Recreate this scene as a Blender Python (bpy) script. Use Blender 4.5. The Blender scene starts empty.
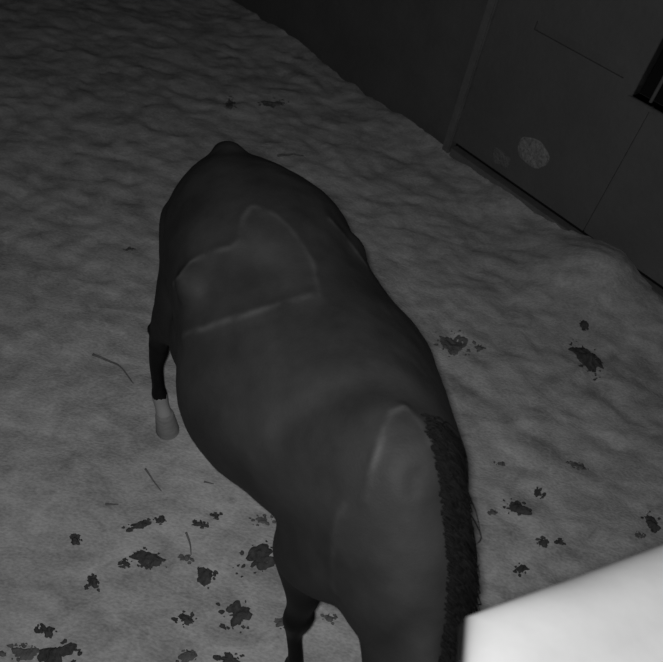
import bpy, bmesh, math, random
import numpy as np
from mathutils import Vector, Matrix, noise

# ---------------------------------------------------------------- camera, world, light, exposure
S = bpy.context.scene
COL = S.collection
F_PX = 650.76
CAM_H = 2.742
PITCH, ROLL = 0.823, 0.219
cp, sp_ = math.cos(PITCH), math.sin(PITCH)
FW = Vector((0, cp, -sp_)); RT0 = Vector((1, 0, 0)); UP0 = Vector((0, sp_, cp))
RT = RT0 * math.cos(ROLL) + UP0 * math.sin(ROLL)
UP = -RT0 * math.sin(ROLL) + UP0 * math.cos(ROLL)
cam_d = bpy.data.cameras.new('stall_camera')
cam = bpy.data.objects.new('stall_camera', cam_d); COL.objects.link(cam)
cam.matrix_world = Matrix(((RT.x, UP.x, -FW.x, 0), (RT.y, UP.y, -FW.y, 0), (RT.z, UP.z, -FW.z, CAM_H), (0, 0, 0, 1)))
cam_d.sensor_width = 36; cam_d.lens = 36 * F_PX / 663
cam_d.clip_start = 0.02
cam_d.dof.use_dof = True; cam_d.dof.focus_distance = 2.7
cam_d.dof.aperture_fstop = cam_d.lens / 9.0          # a pupil of about 9 mm
S.camera = cam

w = bpy.data.worlds.new('night_fill'); S.world = w; w.use_nodes = True
w.node_tree.nodes['Background'].inputs[0].default_value = (1, 1, 1, 1)
w.node_tree.nodes['Background'].inputs[1].default_value = 0.014  # even ambient fill, added to brighten the far bedding

ld = bpy.data.lights.new('infrared_lamp', 'SPOT')
ld.energy = 110; ld.spot_size = math.radians(160); ld.spot_blend = 0.85; ld.shadow_soft_size = 0.03
lo = bpy.data.objects.new('infrared_lamp', ld); COL.objects.link(lo)
lo.location = (-0.03, -0.02, CAM_H + 0.05)
aim = Vector((0.12, 1.0, -0.78))
lo.rotation_euler = aim.to_track_quat('-Z', 'Y').to_euler()

S.view_settings.view_transform = 'Standard'
S.view_settings.look = 'None'
S.view_settings.gamma = 1
S.view_settings.exposure = 0.0
S.view_settings.use_curve_mapping = False

# ---------------------------------------------------------------- helpers
def tag(o, label=None, cat=None, group=None, kind=None):
    if label: o['label'] = label
    if cat: o['category'] = cat
    if group: o['group'] = group
    if kind: o['kind'] = kind
    return o

def link_mesh(name, verts, faces, m, parent=None, smooth=True):
    me = bpy.data.meshes.new(name); me.from_pydata([tuple(v) for v in verts], [], faces); me.update()
    if smooth: me.polygons.foreach_set('use_smooth', [True] * len(me.polygons))
    o = bpy.data.objects.new(name, me); COL.objects.link(o)
    if m: me.materials.append(m)
    if parent: o.parent = parent
    return o

def nt(name):
    m = bpy.data.materials.new(name); m.use_nodes = True
    return m, m.node_tree, m.node_tree.nodes['Principled BSDF']

def grey(v): return (v, v, v, 1)

def noisy(name, lo_, hi, scale, rough=0.8, bump=0.0, bscale=None, stretch=(1, 1, 1), detail=6, spec=0.3, rot=0.0, coords='Object', bdist=0.02):
    m, t, b = nt(name)
    tc = t.nodes.new('ShaderNodeTexCoord'); mp = t.nodes.new('ShaderNodeMapping')
    mp.inputs['Scale'].default_value = stretch; mp.inputs['Rotation'].default_value = (0, 0, rot)
    t.links.new(tc.outputs[coords], mp.inputs[0])
    n = t.nodes.new('ShaderNodeTexNoise'); n.inputs['Scale'].default_value = scale; n.inputs['Detail'].default_value = detail
    n.inputs['Roughness'].default_value = 0.62
    t.links.new(mp.outputs[0], n.inputs['Vector'])
    r = t.nodes.new('ShaderNodeValToRGB')
    r.color_ramp.elements[0].position = 0.32; r.color_ramp.elements[0].color = grey(lo_)
    r.color_ramp.elements[1].position = 0.68; r.color_ramp.elements[1].color = grey(hi)
    t.links.new(n.outputs['Fac'], r.inputs[0]); t.links.new(r.outputs[0], b.inputs['Base Color'])
    b.inputs['Roughness'].default_value = rough; b.inputs['Specular IOR Level'].default_value = spec
    if bump:
        n2 = t.nodes.new('ShaderNodeTexNoise'); n2.inputs['Scale'].default_value = bscale or scale * 2; n2.inputs['Detail'].default_value = 8
        t.links.new(mp.outputs[0], n2.inputs['Vector'])
        bp = t.nodes.new('ShaderNodeBump'); bp.inputs['Strength'].default_value = bump; bp.inputs['Distance'].default_value = bdist
        t.links.new(n2.outputs['Fac'], bp.inputs['Height']); t.links.new(bp.outputs[0], b.inputs['Normal'])
    return m

def at(px, py, z=0.0):
    """The point at height z seen at a pixel of the frame."""
    d = FW + RT * ((px - 331.5) / F_PX) - UP * ((py - 331) / F_PX)
    s = (z - CAM_H) / d.z
    return Vector((d.x * s, d.y * s, z))

# stall frame: U runs along the far wall, N points from the camera to it
UANG = math.radians(-40.6)
U = Vector((math.cos(UANG), math.sin(UANG), 0)); N = Vector((-U.y, U.x, 0))
D_FAR = 3.93; D_NEAR = -0.62; U_RIGHT = 1.05; U_LEFT = -7.6; H_ROOM = 3.1
def un(u, n, z=0.0): return U * u + N * n + Vector((0, 0, z))

def slab(u0, u1, n0, n1, z0, z1, bev=0.0):
    bm = bmesh.new()
    vs = [bm.verts.new(un(u, n, z)) for z in (z0, z1) for (u, n) in ((u0, n0), (u1, n0), (u1, n1), (u0, n1))]
    for f in ((3, 2, 1, 0), (4, 5, 6, 7), (0, 1, 5, 4), (1, 2, 6, 5), (2, 3, 7, 6), (3, 0, 4, 7)):
        bm.faces.new([vs[i] for i in f])
    if bev: bmesh.ops.bevel(bm, geom=bm.edges[:], offset=bev, segments=2, affect='EDGES')
    return bm

def from_bm(name, bm, m, parent=None):
    me = bpy.data.meshes.new(name); bm.to_mesh(me); bm.free(); me.materials.append(m)
    o = bpy.data.objects.new(name, me); COL.objects.link(o)
    if parent: o.parent = parent
    return o

# ---------------------------------------------------------------- materials
M_WALL = noisy('dark_board', 0.108, 0.128, 3.0, rough=0.7, bump=0.25, bscale=25)
M_WALL2 = noisy('darker_board', 0.105, 0.130, 3.0, rough=0.75, bump=0.25, bscale=25)
M_POST = noisy('weathered_post', 0.13, 0.17, 9.0, rough=0.7, bump=0.3, bscale=40)
M_FRAME = noisy('frame_timber', 0.10, 0.14, 9.0, rough=0.7, bump=0.3, bscale=40)
M_BLACK = noisy('hollow_shade', 0.006, 0.010, 5.0, rough=0.9)  # near-black colour painted in for the shade inside gap and opening
M_WHITE = noisy('white_paint', 0.30, 0.34, 6.0, rough=0.55, bump=0.05, bscale=30)
M_DUNG = noisy('manure', 0.045, 0.10, 30.0, rough=0.9, bump=0.6, bscale=60)
M_DAMP = noisy('damp_manure', 0.10, 0.19, 30.0, rough=0.9, bump=0.6, bscale=60)
M_SPLAT = noisy('pale_crust', 0.19, 0.36, 38.0, rough=0.9, bump=0.8, bscale=60)
M_SPLAT2 = noisy('thin_crust', 0.13, 0.21, 30.0, rough=0.9, bump=0.8, bscale=60)
M_STRAW = noisy('dark_straw', 0.12, 0.19, 30.0, rough=0.8)
M_SHELF_EDGE = M_WHITE

# ---------------------------------------------------------------- setting
def bed_height(x, y):
    p = Vector((x, y, 0))
    u = p.dot(U); n = p.dot(N)
    a = .94 * x - .34 * y; c = .34 * x + .94 * y           # the lie of the trodden ridges
    h = 0.030 * noise.fractal(Vector((a * 2.6, c * 4.2, 1.7)), 1.0, 2.0, 4)
    clod = noise.noise(Vector((a * 6.0, c * 9.0, 5.1))) + .5 * noise.noise(Vector((a * 12.0, c * 17.0, 2.1)))
    h += 0.026 * clod - 0.012 * abs(clod)
    h += 0.010 * noise.noise(Vector((x * 19, y * 27, 3.0)))
    # the bedding is trodden flatter towards the camera and heaped along the far wall
    far = max(0.0, min(1.0, (n - 0.9) / 1.8))
    far = max(far, max(0.0, min(1.0, (-u - 1.3) / .8)))
    h *= 0.30 + 0.38 * far
    d = D_FAR - n
    bank = max(0.0, 1 - d / 0.55)
    irr = 0.5 + 0.7 * noise.noise(Vector((u * 1.7, 9.0, 0.4))) + 0.35 * noise.noise(Vector((u * 5.3, 2.0, 4.4)))
    h += bank * bank * (0.03 + 0.05 * max(0.0, irr))
    # a heap in front of the wall towards the right
    q = (u + 1.05) ** 2 / 0.36 ** 2 + (n - 3.72) ** 2 / 0.34 ** 2
    h += 0.20 * math.exp(-q)
    return h

M_BED, t, b = nt('trodden_bedding')
tc = t.nodes.new('ShaderNodeTexCoord')
mp = t.nodes.new('ShaderNodeMapping'); mp.inputs['Rotation'].default_value = (0, 0, math.radians(20)); mp.inputs['Scale'].default_value = (1, 1.8, 1)
t.links.new(tc.outputs['Object'], mp.inputs[0])
n1 = t.nodes.new('ShaderNodeTexNoise'); n1.inputs['Scale'].default_value = 5.0; n1.inputs['Detail'].default_value = 9; n1.inputs['Roughness'].default_value = 0.6; n1.inputs['Distortion'].default_value = 0.6
n2 = t.nodes.new('ShaderNodeTexNoise'); n2.inputs['Scale'].default_value = 1.1; n2.inputs['Detail'].default_value = 3
n3 = t.nodes.new('ShaderNodeTexNoise'); n3.inputs['Scale'].default_value = 60; n3.inputs['Detail'].default_value = 4
for n_ in (n1, n2, n3): t.links.new(mp.outputs[0], n_.inputs['Vector'])
def mth(op, a, b_):
    x = t.nodes.new('ShaderNodeMath'); x.operation = op
    for i, v in enumerate((a, b_)):
        if isinstance(v, (int, float)): x.inputs[i].default_value = v
        else: t.links.new(v, x.inputs[i])
    return x.outputs[0]
mix = mth('ADD', mth('ADD', mth('MULTIPLY', n1.outputs['Fac'], 0.50), mth('MULTIPLY', n2.outputs['Fac'], 0.22)), mth('MULTIPLY', n3.outputs['Fac'], 0.28))
rp = t.nodes.new('ShaderNodeValToRGB')
rp.color_ramp.elements[0].position = 0.38; rp.color_ramp.elements[0].color = grey(0.29)
rp.color_ramp.elements[1].position = 0.62; rp.color_ramp.elements[1].color = grey(0.62)
t.links.new(mix, rp.inputs[0]); t.links.new(rp.outputs[0], b.inputs['Base Color'])
b.inputs['Roughness'].default_value = 0.95; b.inputs['Specular IOR Level'].default_value = 0.1
bp = t.nodes.new('ShaderNodeBump'); bp.inputs['Strength'].default_value = 0.5; bp.inputs['Distance'].default_value = 0.03
t.links.new(mix, bp.inputs['Height']); t.links.new(bp.outputs[0], b.inputs['Normal'])

du = 0.03
us = np.arange(U_LEFT, U_RIGHT + du, du); ns = np.arange(D_NEAR, D_FAR + du, du)
vs, fs = [], []
for i, u in enumerate(us):
    for j, n in enumerate(ns):
        p = un(float(u), min(float(n), D_FAR)); vs.append((p.x, p.y, bed_height(p.x, p.y)))
nj = len(ns)
for i in range(len(us) - 1):
    for j in range(nj - 1):
        a = i * nj + j; fs.append((a, a + nj, a + nj + 1, a + 1))
fl = link_mesh('floor', vs, fs, M_BED); tag(fl, kind='structure')

tag(from_bm('wall_left', slab(U_LEFT - .08, U_LEFT, D_NEAR - .1, D_FAR + .1, -.1, H_ROOM), M_WALL), kind='structure')
tag(from_bm('wall_right', slab(U_RIGHT, U_RIGHT + .08, D_NEAR - .1, D_FAR + .1, -.1, H_ROOM), M_WALL), kind='structure')
tag(from_bm('wall_front', slab(U_LEFT - .08, U_RIGHT + .08, D_NEAR - .08, D_NEAR, -.1, H_ROOM), M_WALL), kind='structure')

U_POST = -2.60
W0, W1, Z0, Z1 = -1.46, -0.30, 1.09, 2.35            # the barred opening in the far wall

def multi(name, slabs, m, parent=None):
    bm = bmesh.new()
    for a in slabs:
        s_ = slab(*a); me = bpy.data.meshes.new('tmp'); s_.to_mesh(me); s_.free(); bm.from_mesh(me); bpy.data.meshes.remove(me)
    return from_bm(name, bm, m, parent)

# far wall: board sheets with a seam at 1.17 m and a kickboard under them, an opening with bars
far = multi('wall_far', [
    (U_LEFT - .1, U_POST, D_FAR + .05, D_FAR + .13, -.1, H_ROOM),
    ], M_WALL2)
tag(far, kind='structure')
panel = multi('wall_far', [
    (U_POST, W0, D_FAR, D_FAR + .08, 0.15, 1.15), (W0, -1.325, D_FAR, D_FAR + .08, 0.15, 1.09),
    (-1.315, U_RIGHT + .1, D_FAR, D_FAR + .08, 0.15, 1.09),
    (U_POST, W0, D_FAR, D_FAR + .08, 1.205, H_ROOM),
    (U_POST, -2.25, D_FAR, D_FAR + .08, 1.15, 1.205), (-1.56, W0, D_FAR, D_FAR + .08, 1.15, 1.205),
    (-2.25, -1.56, D_FAR + .018, D_FAR + .08, 1.15, 1.205),
    (-1.33, -1.31, D_FAR + .012, D_FAR + .08, 0.15, 1.09),
    (W0, W1, D_FAR, D_FAR + .08, Z1, H_ROOM),
    (W1, U_RIGHT + .1, D_FAR, D_FAR + .08, 1.09, H_ROOM),
    ], M_WALL)
tag(panel, kind='structure')
gap = from_bm('shade_behind_gap', slab(U_POST, U_RIGHT + .1, D_FAR + .06, D_FAR + .075, -.1, 0.16), M_BLACK); tag(gap, kind='structure')  # black backing paints the shade of the slot above the kickboard
kick = multi('baseboard_far', [(U_POST + .05, U_RIGHT, D_FAR - .03, D_FAR + .04, -.1, 0.105)], M_POST)
tag(kick, kind='structure')
post = from_bm('trim_1', slab(U_POST - .035, U_POST + .035, D_FAR - .035, D_FAR + .05, -.1, H_ROOM, .008), M_POST)
tag(post, kind='structure')
hollow = from_bm('shade_behind_opening', slab(W0 - .3, W1 + .3, D_FAR + .5, D_FAR + .54, .6, H_ROOM), M_BLACK); tag(hollow, kind='structure')  # black sheet stands in for the unlit depth behind the bars
win = from_bm('window_1', slab(W0 - .02, W1 + .02, D_FAR - .02, D_FAR + .09, Z0 - .025, Z0, .004), M_FRAME); tag(win, kind='structure')
from_bm('window_frame', slab(W0 - .03, W0, D_FAR - .006, D_FAR + .085, Z0 - .02, Z1, .004), M_WALL, win)
from_bm('window_frame', slab(W1, W1 + .05, D_FAR - .02, D_FAR + .09, Z0 - .05, Z1, .006), M_FRAME, win)
for k in range(9):
    uu = W0 + 0.10 + k * 0.12
    bm = bmesh.new()
    bmesh.ops.create_cone(bm, cap_ends=True, segments=12, radius1=.011, radius2=.011, depth=Z1 - Z0,
                          matrix=Matrix.Translation(un(uu, D_FAR + .045, (Z0 + Z1) / 2)))
    from_bm('window_bar', bm, M_FRAME, win)

# pale round crust on the board
def crust(name, uc, zc, ru, rz, seed, m, thick=0.012, ragged=.05):
    rng = random.Random(seed); vs, fs = [], []
    R_, A_ = 12, 56
    for i in range(R_ + 1):
        for a in range(A_):
            th = 2 * math.pi * a / A_
            rr_ = i / R_
            e = 1 + ragged * noise.noise(Vector((math.cos(th) * 1.8, math.sin(th) * 1.8, seed))) * 2
            x = ru * rr_ * e * math.cos(th); z = rz * rr_ * e * math.sin(th)
            h = thick * math.sqrt(max(0, 1 - rr_ ** 2)) * (.75 + .8 * noise.noise(Vector((x * 45, z * 45, seed * 3.)))) - .001
            vs.append(un(uc + x, D_FAR - h, zc + z))
    for i in range(R_):
        for a in range(A_):
            b2 = (a + 1) % A_
            fs.append((i * A_ + a, i * A_ + b2, (i + 1) * A_ + b2, (i + 1) * A_ + a))
    o = link_mesh(name, vs, fs, m)
    return o
c1 = crust('dried_mud_patch', -1.91, 0.435, .138, .098, 3, M_SPLAT)
tag(c1, 'round pale grey speckled patch of dried mud stuck on the dark wall board', 'mud patch')
c2 = crust('mud_smear', -2.13, 0.255, .10, .05, 8, M_SPLAT2, .006, .35)
tag(c2, 'faint ragged grey smear low on the wall, left of the round pale patch', 'smear')

# ---------------------------------------------------------------- white shelf board close below the camera
def shelf():
    """a thick board with a broadly rounded rim"""
    zt = 1.90; th = 0.08
    a, b_, c2 = at(476, 606, zt), at(569, 572, zt), at(472, 800, zt)
    dr = (b_ - a).normalized()
    def to_wall(p): return p + dr * ((U_RIGHT - p.dot(U)) / dr.dot(U))
    pts = [a, b_, to_wall(a), to_wall(c2), c2]
    bm = bmesh.new()
    k = len(pts); c = sum(pts, Vector()) / k; loops = []
    prof = [(0.0, -th), (0.0, -.045)] + [(.075 * (1 - math.cos(a * math.pi / 20)), -.045 * (1 - math.sin(a * math.pi / 20))) for a in range(1, 11)]
    # inward offset of a convex outline
    def inset(d):
        out = []
        for i in range(k):
            p0, p1, p2 = pts[i - 1], pts[i], pts[(i + 1) % k]
            def inn(a, b_):
                e = (b_ - a).normalized(); n_ = Vector((-e.y, e.x, 0))
                return n_ if n_.dot(c - a) > 0 else -n_
            n1_, n2_ = inn(p0, p1), inn(p1, p2)
            m_ = (n1_ + n2_); m_ = m_ / max(.3, m_.dot(n1_))
            out.append(p1 + m_ * d)
        return out
    for d, z in prof:
        loops.append([bm.verts.new(p + Vector((0, 0, z))) for p in inset(d)])
    for l0, l1 in zip(loops, loops[1:]):
        for i in range(k): bm.faces.new((l0[i], l0[(i + 1) % k], l1[(i + 1) % k], l1[i]))
    bm.faces.new(loops[-1]); bm.faces.new(loops[0][::-1])
    bmesh.ops.recalc_face_normals(bm, faces=bm.faces[:])
    for f_ in bm.faces: f_.smooth = len(f_.verts) == 4
    return from_bm('shelf_board', bm, M_WHITE)
sb = shelf()
tag(sb, 'bright white shelf board just below the camera, beside the horse\'s neck', 'shelf')

# ---------------------------------------------------------------- horse
HX, HY, HYAW = -0.036, 1.259, -0.894
GZ = 0.0

def tube(bm, pts, seg=28, side=Vector((0, 1, 0)), expo=2.0):
    """pts: (centre, radius across the plane of bending, radius sideways). Closed at both ends with rounded caps."""
    P = [Vector(p[0]) for p in pts]
    rings = []
    n = len(P)
    def ring(c, t, a, b_):
        t = t.normalized(); sd = (side - t * side.dot(t)).normalized(); ft = t.cross(sd)
        out = []
        for k in range(seg):
            th = 2 * math.pi * k / seg
            x, y = math.cos(th), math.sin(th)
            out.append(bm.verts.new(c + ft * (a * x) + sd * (b_ * y)))
        return out
    # Catmull-Rom refinement
    Q = []
    for i in range(n - 1):
        p0 = i - 1 if i > 0 else i; p3 = i + 2 if i + 2 < n else i + 1
        for s_ in range(5):
            x = s_ / 5
            def cr(f):
                a0, a1, a2, a3 = f(p0), f(i), f(i + 1), f(p3)
                return 0.5 * ((2 * a1) + (a2 - a0) * x + (2 * a0 - 5 * a1 + 4 * a2 - a3) * x * x + (3 * a1 - a0 - 3 * a2 + a3) * x ** 3)
            Q.append((cr(lambda k: P[k]), cr(lambda k: pts[k][1]), cr(lambda k: pts[k][2])))
    Q.append((P[-1], pts[-1][1], pts[-1][2]))
    m = len(Q)
    T = [(Q[min(i + 1, m - 1)][0] - Q[max(i - 1, 0)][0]) for i in range(m)]
    for f in (0.15, 0.6, 0.9):
        c, a, b_ = Q[0]; e = math.sqrt(1 - (1 - f) ** 2)
        rings.append(ring(c - T[0].normalized() * (min(a, b_) * .55 * (1 - f)), T[0], a * e, b_ * e))
    for i in range(m): rings.append(ring(Q[i][0], T[i], Q[i][1], Q[i][2]))
    for f in (0.9, 0.6, 0.15):
        c, a, b_ = Q[-1]; e = math.sqrt(1 - (1 - f) ** 2)
        rings.append(ring(c + T[-1].normalized() * (min(a, b_) * .55 * (1 - f)), T[-1], a * e, b_ * e))
    for r0, r1 in zip(rings, rings[1:]):
        for k in range(seg): bm.faces.new((r0[k], r0[(k + 1) % seg], r1[(k + 1) % seg], r1[k]))
    bm.faces.new(rings[0][::-1]); bm.faces.new(rings[-1])

def cspline(xs, ys, x):
    """smooth interpolation through stations (Catmull-Rom on uneven x)"""
    i = 0
    while i < len(xs) - 2 and x > xs[i + 1]: i += 1
    x0, x1 = xs[i], xs[i + 1]; h = x1 - x0; t_ = (x - x0) / h
    def sl(k):
        if k == 0: return (ys[1] - ys[0]) / (xs[1] - xs[0])
        if k == len(xs) - 1: return (ys[-1] - ys[-2]) / (xs[-1] - xs[-2])
        return (ys[k + 1] - ys[k - 1]) / (xs[k + 1] - xs[k - 1])
    m0, m1 = sl(i) * h, sl(i + 1) * h
    return ((2 * t_ ** 3 - 3 * t_ ** 2 + 1) * ys[i] + (t_ ** 3 - 2 * t_ ** 2 + t_) * m0 + (-2 * t_ ** 3 + 3 * t_ ** 2) * ys[i + 1] + (t_ ** 3 - t_ ** 2) * m1)

TRUNK = [  # x, y centre, top, bottom, half width, height of the widest point (0..1), top exponent
    (-0.93, .02, 1.33, 1.12, .07, .5, 2.0),
    (-0.88, .045, 1.39, 1.00, .13, .5, 2.0),
    (-0.78, .04, 1.465, .90, .215, .55, 2.0),
    (-0.62, .04, 1.52, .86, .28, .60, 2.0),
    (-0.42, 0.03, 1.545, .84, .325, .62, 2.05),
    (-0.28, .01, 1.53, .76, .335, .60, 1.9),
    (-0.10, -.005, 1.50, .725, .385, .54, 1.8),
    (0.08, 0, 1.51, .785, .38, .52, 1.75),
    (0.26, -.015, 1.53, .87, .315, .54, 1.7),
    (0.42, -.03, 1.55, .90, .245, .54, 1.8),
    (0.54, -.045, 1.53, .92, .215, .5, 1.8),
    (0.66, -.07, 1.42, .93, .175, .42, 1.8),
    (0.75, -.07, 1.33, .97, .15, .42, 2.0),
    (0.81, -.075, 1.22, 1.04, .08, .45, 2.0),
]
def trunk(bm, seg=44):
    xs = [r[0] for r in TRUNK]; cols = [[r[k] for r in TRUNK] for k in range(1, 7)]
    rings = []; x = xs[0]; X = np.concatenate([[xs[0]], np.linspace(xs[0] + .02, xs[-1] - .02, 56), [xs[-1]]])
    for x in X:
        yc, zt, zb, hw, fr, ex = [cspline(xs, c, float(x)) for c in cols]
        zm = zb + (zt - zb) * fr; r = []
        for k in range(seg):
            th = 2 * math.pi * k / seg; cx, sz = math.cos(th), math.sin(th)
            e = 2 / (ex if sz > 0 else 2.2)
            yy = hw * math.copysign(abs(cx) ** e, cx); zz = math.copysign(abs(sz) ** e, sz)
            r.append(bm.verts.new((float(x), yc + yy, zm + zz * ((zt - zm) if sz > 0 else (zm - zb)))))
        rings.append(r)
    for r0, r1 in zip(rings, rings[1:]):
        for k in range(seg): bm.faces.new((r0[k], r1[k], r1[(k + 1) % seg], r0[(k + 1) % seg]))
    bm.faces.new(rings[0]); bm.faces.new(rings[-1][::-1])

def ellipsoid(bm, c, r, rot=(0, 0, 0)):
    from mathutils import Euler
    M = Matrix.Translation(c) @ Euler(rot).to_matrix().to_4x4() @ Matrix.Diagonal((r[0], r[1], r[2], 1))
    bmesh.ops.create_icosphere(bm, subdivisions=3, radius=1, matrix=M)

NECK = [((.44, -.03, 1.20), .27, .18), ((.60, -.065, 1.17), .225, .12), ((.735, -.125, 1.075), .165, .085), ((.86, -.17, .97), .14, .085),
        ((.96, -.22, .90), .14, .09), ((1.05, -.265, .84), .128, .085)]
HO = (-.03, -.075, -.03)                       # where the head sits against its own drawing
def ho(x, y, z): return (x + HO[0], y + HO[1], z + HO[2])
HEAD = [((1.07, -.19, .90), .095, .085), ((1.14, -.215, .80), .125, .095), ((1.19, -.235, .70), .125, .088), ((1.225, -.25, .59), .098, .07),
        ((1.25, -.262, .47), .07, .055), ((1.268, -.27, .38), .062, .055), ((1.276, -.275, .33), .05, .045)]
HIND = {  # right and left hind leg: shift of the hoof
    -1: dict(dx=-.035, y=-.235), 1: dict(dx=.16, y=.17)}
FORE = {-1: dict(dx=.03, y=-.195), 1: dict(dx=.12, y=.13)}

def hind(bm, s):
    d = HIND[s]; dx = d['dx']; y = d['y']
    tube(bm, [((-.58, s * .13, 1.24), .25, .11), ((-.60, s * .14 + .01, 1.08), .235, .11), ((-.60 + dx * .4, s * .18 + .01, .92), .18, .10),
              ((-.68 + dx * .6, s * .195, .78), .11, .075), ((-.755 + dx * .8, s * .205, .65), .07, .052), ((-.79 + dx, s * .21, .555), .064, .043), ((-.795 + dx, s * .03 + y * .8, .47), .05, .042),
              ((-.79 + dx, y, .38), .037, .031), ((-.785 + dx, y, .24), .034, .029), ((-.775 + dx, y, .165), .043, .038), ((-.75 + dx, y, .115), .034, .034), ((-.725 + dx, y, .07), .043, .042)], 22)
    ellipsoid(bm, (-.40, s * .215, .97), (.13, .09, .16), (0, .3, 0))        # stifle
    ellipsoid(bm, (-.83 + dx, s * .213, .59), (.026, .026, .04), (0, -.2, 0))       # point of hock
    ellipsoid(bm, (-.80 + dx, s * .238, .605), (.03, .022, .032)); ellipsoid(bm, (-.80 + dx, s * .24, .50), (.028, .020, .028))

def fore(bm, s):
    d = FORE[s]; dx = d['dx']; y = d['y']; f = .03 if s < 0 else 0
    tube(bm, [((.40, s * .15 - .02, 1.30), .13, .08), ((.49, s * .155 - .04, 1.12), .145, .095), ((.43, s * .17 - .035, .98), .13, .095), ((.40, s * .17 - .03, .86), .10, .08),
              ((.43 + dx * .4, y, .70), .068, .058), ((.43 + dx * .7, y, .57), .048, .044), ((.43 + dx, y, .50), .050, .056), ((.43 + dx, y, .43), .044, .046),
              ((.44 + dx, y + s * .005, .35), .031, .029), ((.46 + dx + f, y + s * .01, .23), .031, .028), ((.465 + dx + f, y + s * .012, .16), .041, .037), ((.455 + dx + 2 * f, y + s * .015, .11), .033, .033), ((.475 + dx + 2 * f, y + s * .02, .07), .042, .042)], 22)

def ridge(co, poly, width, amp):
    """raise the skin along a 3-D polyline"""
    best = np.full(len(co), 1e9)
    P = np.array(poly)
    for a, b2 in zip(P, P[1:]):
        ab = b2 - a; L = (ab ** 2).sum()
        tt = np.clip(((co - a) @ ab) / L, 0, 1)
        best = np.minimum(best, np.linalg.norm(co - (a + tt[:, None] * ab), axis=1))
    return amp * np.exp(-(best / width) ** 2), best

HIP_R, HIP_L = (-.30, -.305, 1.385), (-.27, .30, 1.385)
RIDGES = [   # polyline, width, height, how pale the sheen of the hair is painted along it
    ([(-.365, -.298, 1.33), (-.306, -.296, 1.407), (-.336, -.254, 1.43), (-.325, -.221, 1.46), (-.308, -.189, 1.484), (-.288, -.152, 1.5), (-.293, -.122, 1.51)], 0.020, 0.0040, 0.75),
    ([(-.293, -.122, 1.51), (-.36, -.08, 1.53), (-.391, -.038, 1.535), (-.367, -.017, 1.536), (-.33, .008, 1.535), (-.276, .031, 1.526), (-.201, .037, 1.509), (-.14, .036, 1.495), (-.07, .013, 1.487), (-.018, -.009, 1.486)], 0.022, 0.0030, 0.5),
    ([(-.191, -.342, 1.303), (-.136, -.303, 1.371), (-.105, -.258, 1.412), (-.079, -.212, 1.44), (-.06, -.163, 1.46), (-.039, -.084, 1.478), (-.025, -.025, 1.485)], 0.026, 0.0045, 0.75),
    ([(-.31, .19, 1.48), (-.264, .225, 1.466), (-.204, .243, 1.437), (-.17, .26, 1.40)], 0.028, 0.0060, 0.8),
    ([(.41, -.021, 1.546), (.408, -.056, 1.543), (.43, -.085, 1.536), (.461, -.117, 1.519), (.495, -.152, 1.488), (.532, -.185, 1.439)], 0.013, 0.0025, 0.9),
    ([(.41, -.021, 1.546), (.446, -.018, 1.547), (.476, -.012, 1.543), (.515, -.019, 1.534)], 0.022, 0.0030, 0.7),
    ([(.51, -.216, 1.403), (.528, -.236, 1.353), (.564, -.251, 1.248), (.607, -.248, 1.157)], 0.024, 0.0030, 0.3),
    ([(.265, -.245, 1.406), (.283, -.14, 1.484), (.313, -.038, 1.52), (.382, .015, 1.537)], 0.050, -0.0140, 0.0),
    ([(.577, -.093, 1.489), (.56, -.089, 1.503), (.558, -.070, 1.511)], 0.020, -0.0045, 0.0),
    ([(-.24, -.21, 1.455), (-.20, -.10, 1.49)], 0.060, -0.0120, 0.0),
]
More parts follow.
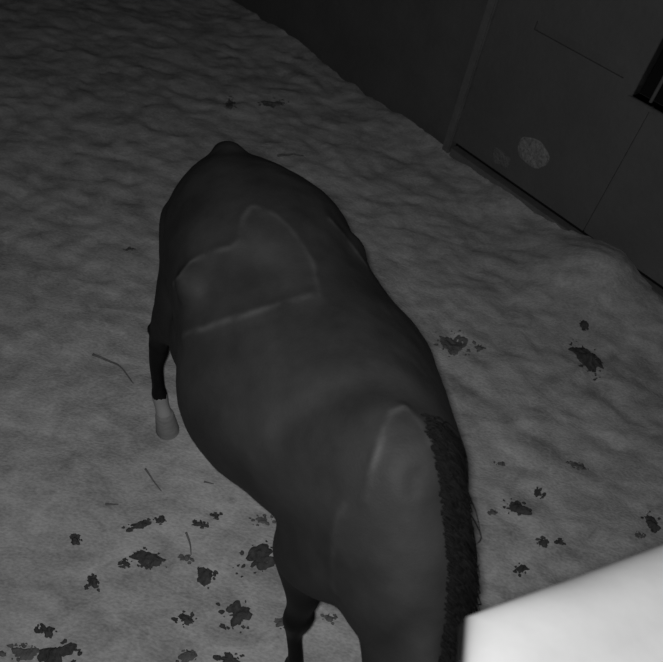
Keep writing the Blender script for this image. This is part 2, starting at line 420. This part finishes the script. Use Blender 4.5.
def build_horse():
    root = bpy.data.objects.new('horse', None); COL.objects.link(root)
    root.location = (HX, HY, GZ); root.rotation_euler = (0, 0, HYAW)
    bm = bmesh.new()
    trunk(bm); 
    tube(bm, NECK, 30); tube(bm, [(ho(*c), a, b_) for c, a, b_ in HEAD], 26)
    for s in (-1, 1): hind(bm, s); fore(bm, s)
    ellipsoid(bm, (-.29, -.235, 1.37), (.085, .085, .07)); ellipsoid(bm, (-.27, .235, 1.37), (.085, .085, .07))   # points of the hip
    ellipsoid(bm, ho(1.13, -.29, .78), (.035, .02, .035)); ellipsoid(bm, ho(1.175, -.155, .78), (.035, .02, .035))       # brows
    ellipsoid(bm, ho(1.10, -.235, .74), (.075, .055, .085)); ellipsoid(bm, ho(1.125, -.175, .74), (.07, .05, .085))    # jaws
    # ears
    for sy, c in ((-1, ho(1.105, -.25, .955)), (1, ho(1.125, -.15, .955))):
        tube(bm, [(c, .022, .026), ((c[0] + .02, c[1] + sy * .012, c[2] + .05), .020, .030), ((c[0] + .035, c[1] + sy * .014, c[2] + .10), .011, .016), ((c[0] + .045, c[1] + sy * .012, c[2] + .125), .003, .004)], 12, Vector((.3, 1, 0)))
    # muzzle, lips and nostril rims
    ellipsoid(bm, ho(1.262, -.272, .345), (.055, .052, .05)); ellipsoid(bm, ho(1.225, -.262, .33), (.04, .038, .032))
    # dock of the tail
    tube(bm, [((-.74, .05, 1.43), .05, .06), ((-.83, .08, 1.425), .044, .055), ((-.91, .09, 1.36), .036, .04), ((-.945, .09, 1.27), .026, .03), ((-.95, .08, 1.15), .015, .02)], 14)
    me = bpy.data.meshes.new('body'); bm.to_mesh(me); bm.free()
    o = bpy.data.objects.new('body', me); COL.objects.link(o)
    r = o.modifiers.new('r', 'REMESH'); r.mode = 'VOXEL'; r.voxel_size = 0.0072; r.adaptivity = 0
    sm = o.modifiers.new('s', 'SMOOTH'); sm.factor = .5; sm.iterations = 18
    dg = bpy.context.evaluated_depsgraph_get(); dg.update()
    me2 = bpy.data.meshes.new_from_object(o.evaluated_get(dg)); o.modifiers.clear(); o.data = me2
    n = len(me2.vertices); co = np.empty(n * 3); me2.vertices.foreach_get('co', co); co = co.reshape(-1, 3)
    no = np.empty(n * 3); me2.vertices.foreach_get('normal', no); no = no.reshape(-1, 3)
    # extra smoothing of the trunk joins, keeping the thin legs and the head
    ed = np.empty(len(me2.edges) * 2, dtype=np.int64); me2.edges.foreach_get('vertices', ed); ed = ed.reshape(-1, 2)
    deg = np.bincount(ed.ravel(), minlength=n)[:, None]
    wz = np.clip((co[:, 2] - .72) / .15, 0, 1) * np.clip((1.0 - co[:, 0]) / .2, 0, 1) * np.clip((co[:, 0] + .93) / .05, 0, 1)
    for it in range(34):
        acc = np.zeros_like(co); np.add.at(acc, ed[:, 0], co[ed[:, 1]]); np.add.at(acc, ed[:, 1], co[ed[:, 0]])
        co += (acc / deg - co) * (wz[:, None] * .6)
    line = np.zeros(n)
    disp = np.zeros(n)
    from mathutils.bvhtree import BVHTree
    bv = BVHTree.FromPolygons([Vector(c) for c in co], [tuple(p.vertices) for p in me2.polygons])
    for poly, wd, amp, ln in RIDGES:
        dense = []
        for p0, p1 in zip(poly, poly[1:]):
            m_ = max(1, int((Vector(p1) - Vector(p0)).length / .008))
            dense += [Vector(p0).lerp(Vector(p1), k / m_) for k in range(m_)]
        dense = [bv.find_nearest(p)[0] for p in dense + [Vector(poly[-1])]]
        dense = [dense[0]] + [(dense[k - 1] + 2 * dense[k] + dense[k + 1]) / 4 for k in range(1, len(dense) - 1)] + [dense[-1]]
        poly = [tuple(p) for p in dense]
        a, best = ridge(co, poly, wd, amp); disp += a
        line = np.maximum(line, ln * np.exp(-(best / max(.008, wd * .38)) ** 2))
    for c in (ho(1.305, -.305, .345), ho(1.305, -.240, .345)):
        disp -= .016 * np.exp(-(np.linalg.norm((co - np.array(c)) / np.array((1.6, .8, 1.3)), axis=1) / .012) ** 2)
    for k in range(9):
        c = np.array(ho(1.20 + .012 * k, -.262, .315 + .002 * k))
        disp -= .0035 * np.exp(-(np.abs(co[:, 2] - c[2] - .0) / .005) ** 2) * np.exp(-((co[:, 0] - c[0]) / .01) ** 2) * (co[:, 2] < .4)
    nz = np.array([noise.fractal(Vector(c * 7.0), 1.0, 2.0, 3) for c in co])
    disp += nz * .0035 * wz
    co += no * disp[:, None]
    me2.vertices.foreach_set('co', co.ravel()); me2.update()
    at_ = me2.attributes.new('sheen_line', 'FLOAT', 'POINT'); at_.data.foreach_set('value', line)
    me2.polygons.foreach_set('use_smooth', [True] * len(me2.polygons))
    me2.materials.clear(); me2.materials.append(M_COAT)
    o.parent = root
    return root, o

# coat: very dark bay, black on the points, one white hind pastern
M_COAT, t, b = nt('dark_bay_coat')
tc = t.nodes.new('ShaderNodeTexCoord')
sx = t.nodes.new('ShaderNodeSeparateXYZ'); t.links.new(tc.outputs['Object'], sx.inputs[0])
def rng_(v, a, b_, c, d):
    x = t.nodes.new('ShaderNodeMapRange'); t.links.new(v, x.inputs[0])
    for i, k in enumerate((a, b_, c, d)): x.inputs[i + 1].default_value = k
    return x.outputs[0]
na = t.nodes.new('ShaderNodeTexNoise'); na.inputs['Scale'].default_value = 5.0; na.inputs['Detail'].default_value = 7; na.inputs['Roughness'].default_value = .6
t.links.new(tc.outputs['Object'], na.inputs['Vector'])
mottle = rng_(na.outputs['Fac'], .3, .7, .68, 1.26)
blk = rng_(sx.outputs['Z'], .72, 1.06, .25, 1.0)                       # black legs
att = t.nodes.new('ShaderNodeAttribute'); att.attribute_name = 'sheen_line'
base = mth('MULTIPLY', mth('MULTIPLY', mottle, blk), .034)
nl = t.nodes.new('ShaderNodeTexNoise'); nl.inputs['Scale'].default_value = 14; nl.inputs['Detail'].default_value = 4
t.links.new(tc.outputs['Object'], nl.inputs['Vector'])
base = mth('ADD', base, mth('MULTIPLY', mth('MULTIPLY', att.outputs['Fac'], rng_(nl.outputs['Fac'], .3, .65, .05, 1.15)), .050))  # sheen on the hair ridges, painted as a paler coat colour
# white pastern on the right hind leg
edge = t.nodes.new('ShaderNodeTexNoise'); edge.inputs['Scale'].default_value = 30; t.links.new(tc.outputs['Object'], edge.inputs['Vector'])
zz = mth('ADD', sx.outputs['Z'], mth('MULTIPLY', edge.outputs['Fac'], .05))
isw = mth('MULTIPLY', mth('LESS_THAN', zz, .205), mth('MULTIPLY', mth('LESS_THAN', sx.outputs['X'], -.6), mth('LESS_THAN', sx.outputs['Y'], 0.0)))
mixc = t.nodes.new('ShaderNodeMix'); mixc.data_type = 'FLOAT'
t.links.new(isw, mixc.inputs[0]); t.links.new(base, mixc.inputs[2]); mixc.inputs[3].default_value = .36
t.links.new(mixc.outputs[0], b.inputs['Base Color'])
b.inputs['Roughness'].default_value = .58; b.inputs['Specular IOR Level'].default_value = .13
mp = t.nodes.new('ShaderNodeMapping'); mp.inputs['Scale'].default_value = (30, 30, 110)
t.links.new(tc.outputs['Object'], mp.inputs[0])
hn = t.nodes.new('ShaderNodeTexNoise'); hn.inputs['Scale'].default_value = 4; hn.inputs['Detail'].default_value = 3
t.links.new(mp.outputs[0], hn.inputs['Vector'])
bp = t.nodes.new('ShaderNodeBump'); bp.inputs['Strength'].default_value = .25; bp.inputs['Distance'].default_value = .003
t.links.new(hn.outputs['Fac'], bp.inputs['Height']); t.links.new(bp.outputs[0], b.inputs['Normal'])

M_HAIR = noisy('black_hair', .006, .010, 60, rough=.75, spec=.08)
M_HOOF = noisy('pale_hoof', .20, .28, 25, rough=.6, stretch=(1, 1, 6))
M_HOOF_D = noisy('dark_hoof', .03, .05, 25, rough=.6, stretch=(1, 1, 6))
M_EYE, t2, b2_ = nt('eye'); b2_.inputs['Base Color'].default_value = grey(.01); b2_.inputs['Roughness'].default_value = .08

horse, body = build_horse()
tag(horse, 'dark heavily pregnant mare with one white hind pastern, standing with lowered neck on the bedding', 'horse')

def hoof(x, y, m, label=None):
    bm = bmesh.new(); prof = [(.092, .040), (.085, .043), (.04, .050), (0.0, .056), (-.01, .053)]
    rings = []
    for z, r_ in prof:
        sh = (.085 - z) * .42
        rings.append([bm.verts.new((x + sh + r_ * math.cos(a) * (1.1 if math.cos(a) > 0 else .85), y + r_ * math.sin(a), z)) for a in [2 * math.pi * k / 24 for k in range(24)]])
    for r0, r1 in zip(rings, rings[1:]):
        for k in range(24): bm.faces.new((r0[k], r1[k], r1[(k + 1) % 24], r0[(k + 1) % 24]))
    bm.faces.new(rings[0]); bm.faces.new(rings[-1][::-1])
    for f in bm.faces: f.smooth = True
    o = from_bm('hoof', bm, m, horse)
    if label: o['label'] = label
hoof(-.72 + HIND[-1]['dx'], HIND[-1]['y'], M_HOOF, 'pale hoof under the white pastern')
hoof(-.72 + HIND[1]['dx'], HIND[1]['y'], M_HOOF_D)
hoof(.48 + FORE[-1]['dx'] + .06, FORE[-1]['y'] - .02, M_HOOF_D)
hoof(.48 + FORE[1]['dx'], FORE[1]['y'], M_HOOF_D)
for c in (ho(1.163, -.288, .772), ho(1.195, -.163, .772)):
    bm = bmesh.new(); bmesh.ops.create_uvsphere(bm, u_segments=20, v_segments=14, radius=.021, matrix=Matrix.Translation(c))
    for f in bm.faces: f.smooth = True
    from_bm('eye', bm, M_EYE, horse)

def locks(name, L, m, parent):
    """L: list of (points, root radius). One mesh of tapered, slightly flattened hair locks."""
    bm = bmesh.new(); sg = 6
    for pts, r0 in L:
        P = [Vector(p) for p in pts]; n = len(P); Q = []
        for i in range(n - 1):
            a0, a1, a2, a3 = P[max(i - 1, 0)], P[i], P[i + 1], P[min(i + 2, n - 1)]
            for s_ in range(3):
                x = s_ / 3
                Q.append(0.5 * ((2 * a1) + (a2 - a0) * x + (2 * a0 - 5 * a1 + 4 * a2 - a3) * x * x + (3 * a1 - a0 - 3 * a2 + a3) * x ** 3))
        Q.append(P[-1]); q = len(Q); prev = None
        for i, c in enumerate(Q):
            tg = (Q[min(i + 1, q - 1)] - Q[max(i - 1, 0)]).normalized()
            sd = tg.cross(Vector((0.2, 1, .1))).normalized(); ft = tg.cross(sd)
            f = i / (q - 1); rr = r0 * (1 - f ** 2.2) + .0006
            ring = [bm.verts.new(c + sd * (rr * math.cos(2 * math.pi * k / sg)) + ft * (rr * .6 * math.sin(2 * math.pi * k / sg))) for k in range(sg)]
            if prev:
                for k in range(sg): bm.faces.new((prev[k], prev[(k + 1) % sg], ring[(k + 1) % sg], ring[k]))
            else: bm.faces.new(ring[::-1])
            prev = ring
        bm.faces.new(prev)
    for f in bm.faces: f.smooth = True
    return from_bm(name, bm, m, parent)

from mathutils.bvhtree import BVHTree
dgr = bpy.context.evaluated_depsgraph_get()
BV = BVHTree.FromPolygons([v.co.copy() for v in body.data.vertices], [tuple(p.vertices) for p in body.data.polygons])
def on_skin(p, d, off=0.0):
    """first skin point met from p along d, in the horse's own frame"""
    h = BV.ray_cast(Vector(p), Vector(d).normalized())
    return None if h[0] is None else h[0] + h[1] * off

def crest():
    """points along the top of the neck from withers to poll"""
    out = []
    for i in range(41):
        f = i / 40
        c = [cspline([0, .25, .5, .75, 1], [v[k] for v in ((.37, -.02, 1.2), (.54, -.045, 1.18), (.72, -.10, 1.10), (.90, -.185, .97), (1.05, -.265, .85))], f) for k in range(3)]
        up = Vector((.25 + .45 * f, -.05 - .05 * f, 1.0 - .25 * f))
        q = on_skin(Vector(c) + up.normalized() * .6, -up)
        if q is not None: out.append((f, q, up.normalized()))
    return out
CR = crest()
rng = random.Random(5); L = []
for i in range(3800):
    f, q, up = CR[min(len(CR) - 1, int(rng.random() * len(CR)))]
    if rng.random() > .25 + f * 7: continue
    q = q + Vector((rng.uniform(-.02, .02), max(.014, min(.06, rng.gauss(.036, .012))), -.004))
    ln = rng.uniform(.12, .19) * (0.9 - .28 * min(1, f * 1.6)) * rng.uniform(.75, 1.05)
    pts = [q - up * .012]
    sidev = Vector((.75, .75, -.2 - .4 * f)).normalized()
    for k in (1, 2, 3, 4):
        s_ = k / 4
        p = q + sidev * (ln * .62 * s_) + up * (.006 * math.sin(s_ * 2.2)) + Vector((rng.uniform(-.006, .006) * k, 0, -ln * .8 * s_ * s_))
        nr = BV.find_nearest(p)
        if nr[0] is not None:
            dv = p - nr[0]
            if dv.dot(nr[1]) < .008: p = nr[0] + nr[1] * (.005 + rng.uniform(0, .008))
        pts.append(p)
    L.append((pts, rng.uniform(.002, .0034)))
mane = locks('mane', L, M_HAIR, horse)
L = []
for i in range(230):                                               # tail
    a = rng.uniform(0, 2 * math.pi); rr = rng.uniform(.2, 1) * .035; s0 = rng.random()
    st = (Vector((-.79, .075, 1.455)).lerp(Vector((-.90, .09, 1.39)), s0 * 3) if s0 < .33 else Vector((-.90, .09, 1.39)).lerp(Vector((-.95, .085, 1.12)), s0 * 1.5 - .5)) + Vector((-.01, rr * math.cos(a), rr * math.sin(a) * .5))
    L.append(([st, st + Vector((-.045, rr * math.cos(a), -.10)), st + Vector((-.05, rr * 1.6 * math.cos(a), -.30)), Vector((-.99 + rng.uniform(-.05, .05), .03 + rng.uniform(-.07, .07), rng.uniform(.42, .75)))], rng.uniform(.006, .011)))
locks('tail', L, M_HAIR, horse)
L = []
for i in range(50):                                                # forelock
    st = Vector(ho(1.135 + rng.uniform(-.015, .01), -.20 + rng.uniform(-.03, .03), .965 + rng.uniform(-.02, .01)))
    L.append(([st, st + Vector((.07, -.005, -.02)), st + Vector((.115, -.01, -.10)), st + Vector((.15, rng.uniform(-.04, .03), -rng.uniform(.16, .24)))], rng.uniform(.003, .006)))
locks('forelock', L, M_HAIR, horse)

# ---------------------------------------------------------------- droppings and litter on the bedding
def clump(name, px, py, rx, ry, ang, seed, m=None, thick=.020, ragged=.4):
    """an irregular crumbled heap lying on the bedding; rx, ry in metres; crumbs lie loose round it"""
    c = at(px, py, 0.02); vs, fs = [], []
    ca, sa = math.cos(ang), math.sin(ang); rg = random.Random(seed * 31)
    base_z = bed_height(c.x, c.y)
    def blob(ox, oy, bx, by, A_, R_, th0, sd):
        k0 = len(vs)
        for i in range(R_ + 1):
            for a in range(A_):
                th = 2 * math.pi * a / A_; f = i / R_
                e = 1 + ragged * (noise.noise(Vector((math.cos(th) * .9, math.sin(th) * .9, sd * 7.3))) * 1.5 + .7 * noise.noise(Vector((math.cos(th) * 2.6, math.sin(th) * 2.6, sd * 3.1))) + .4 * noise.noise(Vector((math.cos(th) * 7, math.sin(th) * 7, sd * 3.1))))
                e = max(.3, e)
                lx, ly = ox + bx * f * e * math.cos(th), oy + by * f * e * math.sin(th)
                x = c.x + lx * ca - ly * sa; y = c.y + lx * sa + ly * ca
                h = th0 * (1 - f ** 2.5) * (.8 + 1.1 * noise.noise(Vector((x * 38, y * 38, sd)))) - .004 * (f > .99)
                vs.append((x - c.x, y - c.y, bed_height(x, y) + h - base_z))
        for i in range(R_):
            for a in range(A_):
                b2 = (a + 1) % A_; fs.append((k0 + i * A_ + a, k0 + (i + 1) * A_ + a, k0 + (i + 1) * A_ + b2, k0 + i * A_ + b2))
    blob(0, 0, rx * .82, ry * .82, 48, 8, thick, seed)
    for k in range(int(7 + 110 * max(rx, ry))):
        th = rg.uniform(0, 2 * math.pi); d = rg.uniform(.7, 1.25); q = rg.uniform(.003, .011)
        blob(rx * d * math.cos(th), ry * d * math.sin(th), q * rg.uniform(.8, 1.8), q, 10, 3, min(thick, q * .8), seed + k)
    o = link_mesh(name, vs, fs, m or M_DUNG); o.location = (c.x, c.y, base_z)
    return o

CL = [  # px, py, radius, radius, turn, damp?, label
    (588, 356, .075, .125, .4, 0, 'largest dark manure clump, on the bedding right of the mare'),
    (583, 326, .030, .028, 0, 0, 'small round manure lump just above the largest clump on the right'),
    (259, 557, .095, .060, .6, 0, 'broad dark manure clump left of the mare\'s foreleg'),
    (236, 613, .070, .055, -.2, 0, 'round dark manure clump lying below and left of the broad one, across a pale straw'),
    (207, 573, .045, .040, -.9, 0, 'small wedge-shaped manure clump beside the broad one'),
    (148, 557, .080, .035, -.2, 0, 'long crumbled manure clump left of the wedge-shaped one'),
    (125, 561, .022, .016, .3, 0, 'little crumb of manure at the left end of the long clump'),
    (92, 581, .033, .024, -.5, 0, 'small lone dark manure lump on the left bedding'),
    (58, 652, .075, .055, .3, 0, 'thick dark manure clump at the bottom left corner'),
    (46, 628, .038, .020, -.3, 0, 'small dark lump just above the bottom left clump'),
    (22, 652, .060, .030, .1, 1, 'thin greyish manure scatter at the far bottom left'),
    (139, 523, .055, .016, .5, 0, 'narrow slanting dark streak of manure above the long clump'),
    (161, 518, .022, .016, .4, 0, 'tiny dark crumb right of the slanting streak'),
    (199, 522, .034, .014, .2, 0, 'thin flat dark crumb below the belly, left one of two'),
    (216, 513, .022, .014, .5, 0, 'thin flat dark crumb below the belly, right one of two'),
    (262, 518, .050, .022, .3, 1, 'ragged greyish manure crumbs close beside the mare\'s elbow'),
    (187, 556, .028, .018, 0, 1, 'faint grey crumb left of the wedge-shaped manure clump'),
    (75, 538, .022, .020, -.6, 0, 'small dark crumb above the lone lump on the left'),
    (186, 617, .034, .026, .2, 0, 'small dark lump left of the round manure clump'),
    (282, 622, .034, .022, .1, 1, 'small grey lump touching the ground beside the mare\'s knee'),
    (230, 658, .050, .026, 0, 0, 'dark manure clump at the bottom edge left of the foreleg'),
    (188, 655, .036, .026, .7, 1, 'greyish lump at the bottom edge, left of the dark one'),
    (330, 617, .026, .020, .1, 1, 'faint grey lump between the foreleg and the mare\'s chest'),
    (518, 506, .066, .045, .2, 0, 'wide crumbled manure patch right of the mane'),
    (541, 490, .024, .026, .9, 0, 'dark lump at the upper right end of the wide crumbled patch'),
    (494, 511, .022, .014, .1, 1, 'thin crumb at the left end of the wide crumbled patch'),
    (544, 541, .022, .022, 0, 0, 'round dark crumb below the wide patch, left one of two'),
    (562, 541, .016, .015, 0, 0, 'round dark crumb below the wide patch, right one of two'),
    (522, 567, .034, .024, .3, 0, 'small dark manure lump near the shelf edge'),
    (655, 520, .038, .050, .5, 0, 'dark manure clump at the right edge just above the shelf'),
    (641, 534, .022, .014, 0, 1, 'faint crumb below left of the clump at the right edge'),
    (580, 464, .048, .018, 0, 1, 'faint flat grey patch on the bedding below the largest clump'),
    (455, 341, .100, .110, .2, 1, 'wide faint dark patch of damp litter beside the mare\'s back'),
    (480, 347, .030, .020, 0, 1, 'darker crumb at the right of the faint patch beside the back'),
    (231, 101, .045, .110, .3, 1, 'small dark lump far behind the mare\'s rump'),
    (274, 101, .110, .070, .5, 1, 'long faint dark streak far behind the mare near the wall'),
    (129, 247, .035, .026, .0, 1, 'tiny faint crumb left of the mare\'s thigh'),
    (503, 459, .026, .012, .0, 1, 'tiny faint crumb right of the mane above the wide patch'),
]
for i, (px, py, rx, ry, an, damp, lab) in enumerate(CL):
    o = clump('manure_clump', px, py, rx, ry, an, i + 1.37, M_DAMP if damp else M_DUNG, thick=.010 if damp else .018, ragged=.55)
    tag(o, lab, 'manure', 'manure clumps scattered on the bedding')

def stalk(pts, r, lab, m):
    P = [at(x, y, .03) for x, y in pts]; Q = []
    n = len(P)
    for i in range(n - 1):
        a0, a1, a2, a3 = P[max(i - 1, 0)], P[i], P[i + 1], P[min(i + 2, n - 1)]
        for k in range(6):
            x = k / 6
            Q.append(0.5 * ((2 * a1) + (a2 - a0) * x + (2 * a0 - 5 * a1 + 4 * a2 - a3) * x * x + (3 * a1 - a0 - 3 * a2 + a3) * x ** 3))
    Q.append(P[-1]); vs, fs = [], []
    c = Q[0].copy(); c.z = bed_height(c.x, c.y)
    for i, q in enumerate(Q):
        tg = (Q[min(i + 1, len(Q) - 1)] - Q[max(i - 1, 0)]).normalized(); sd = Vector((-tg.y, tg.x, 0))
        z = bed_height(q.x, q.y) + r * .7; f = i / (len(Q) - 1); rr = r * (1 - .6 * f)
        for k in range(8):
            a = 2 * math.pi * k / 8
            p = Vector((q.x, q.y, z)) + sd * rr * math.cos(a) + Vector((0, 0, rr * math.sin(a))); vs.append(p - c)
    for i in range(len(Q) - 1):
        for k in range(8): fs.append((i * 8 + k, i * 8 + (k + 1) % 8, (i + 1) * 8 + (k + 1) % 8, (i + 1) * 8 + k))
    fs.append(tuple(range(8))[::-1]); fs.append(tuple(range((len(Q) - 1) * 8, len(Q) * 8)))
    o = link_mesh('straw_stalk', vs, fs, m); o.location = c
    tag(o, lab, 'straw', 'straw stalks on the bedding')
stalk([(92, 350), (108, 356), (121, 364), (133, 381)], .007, 'long curved dark straw stalk left of the mare\'s white hind pastern', M_STRAW)
stalk([(145, 466), (152, 476), (161, 488)], .005, 'thin dark straw stalk on the bedding below the hind leg', M_STRAW)
stalk([(105, 502), (118, 502)], .006, 'short dark straw bit lying level on the left bedding', M_STRAW)
stalk([(186, 530), (190, 541), (191, 552)], .005, 'short upright-lying dark stalk above the wedge-shaped clump', M_STRAW)
stalk([(228, 612), (238, 611), (247, 617)], .004, 'pale curved straw lying across the round manure clump', M_BED)
stalk([(278, 153), (292, 152), (304, 153)], .010, 'thin dark straw line on the bedding behind the mare\'s croup', M_STRAW)
stalk([(204, 479), (214, 481)], .005, 'short dark straw bit just left of the mare\'s belly', M_STRAW)
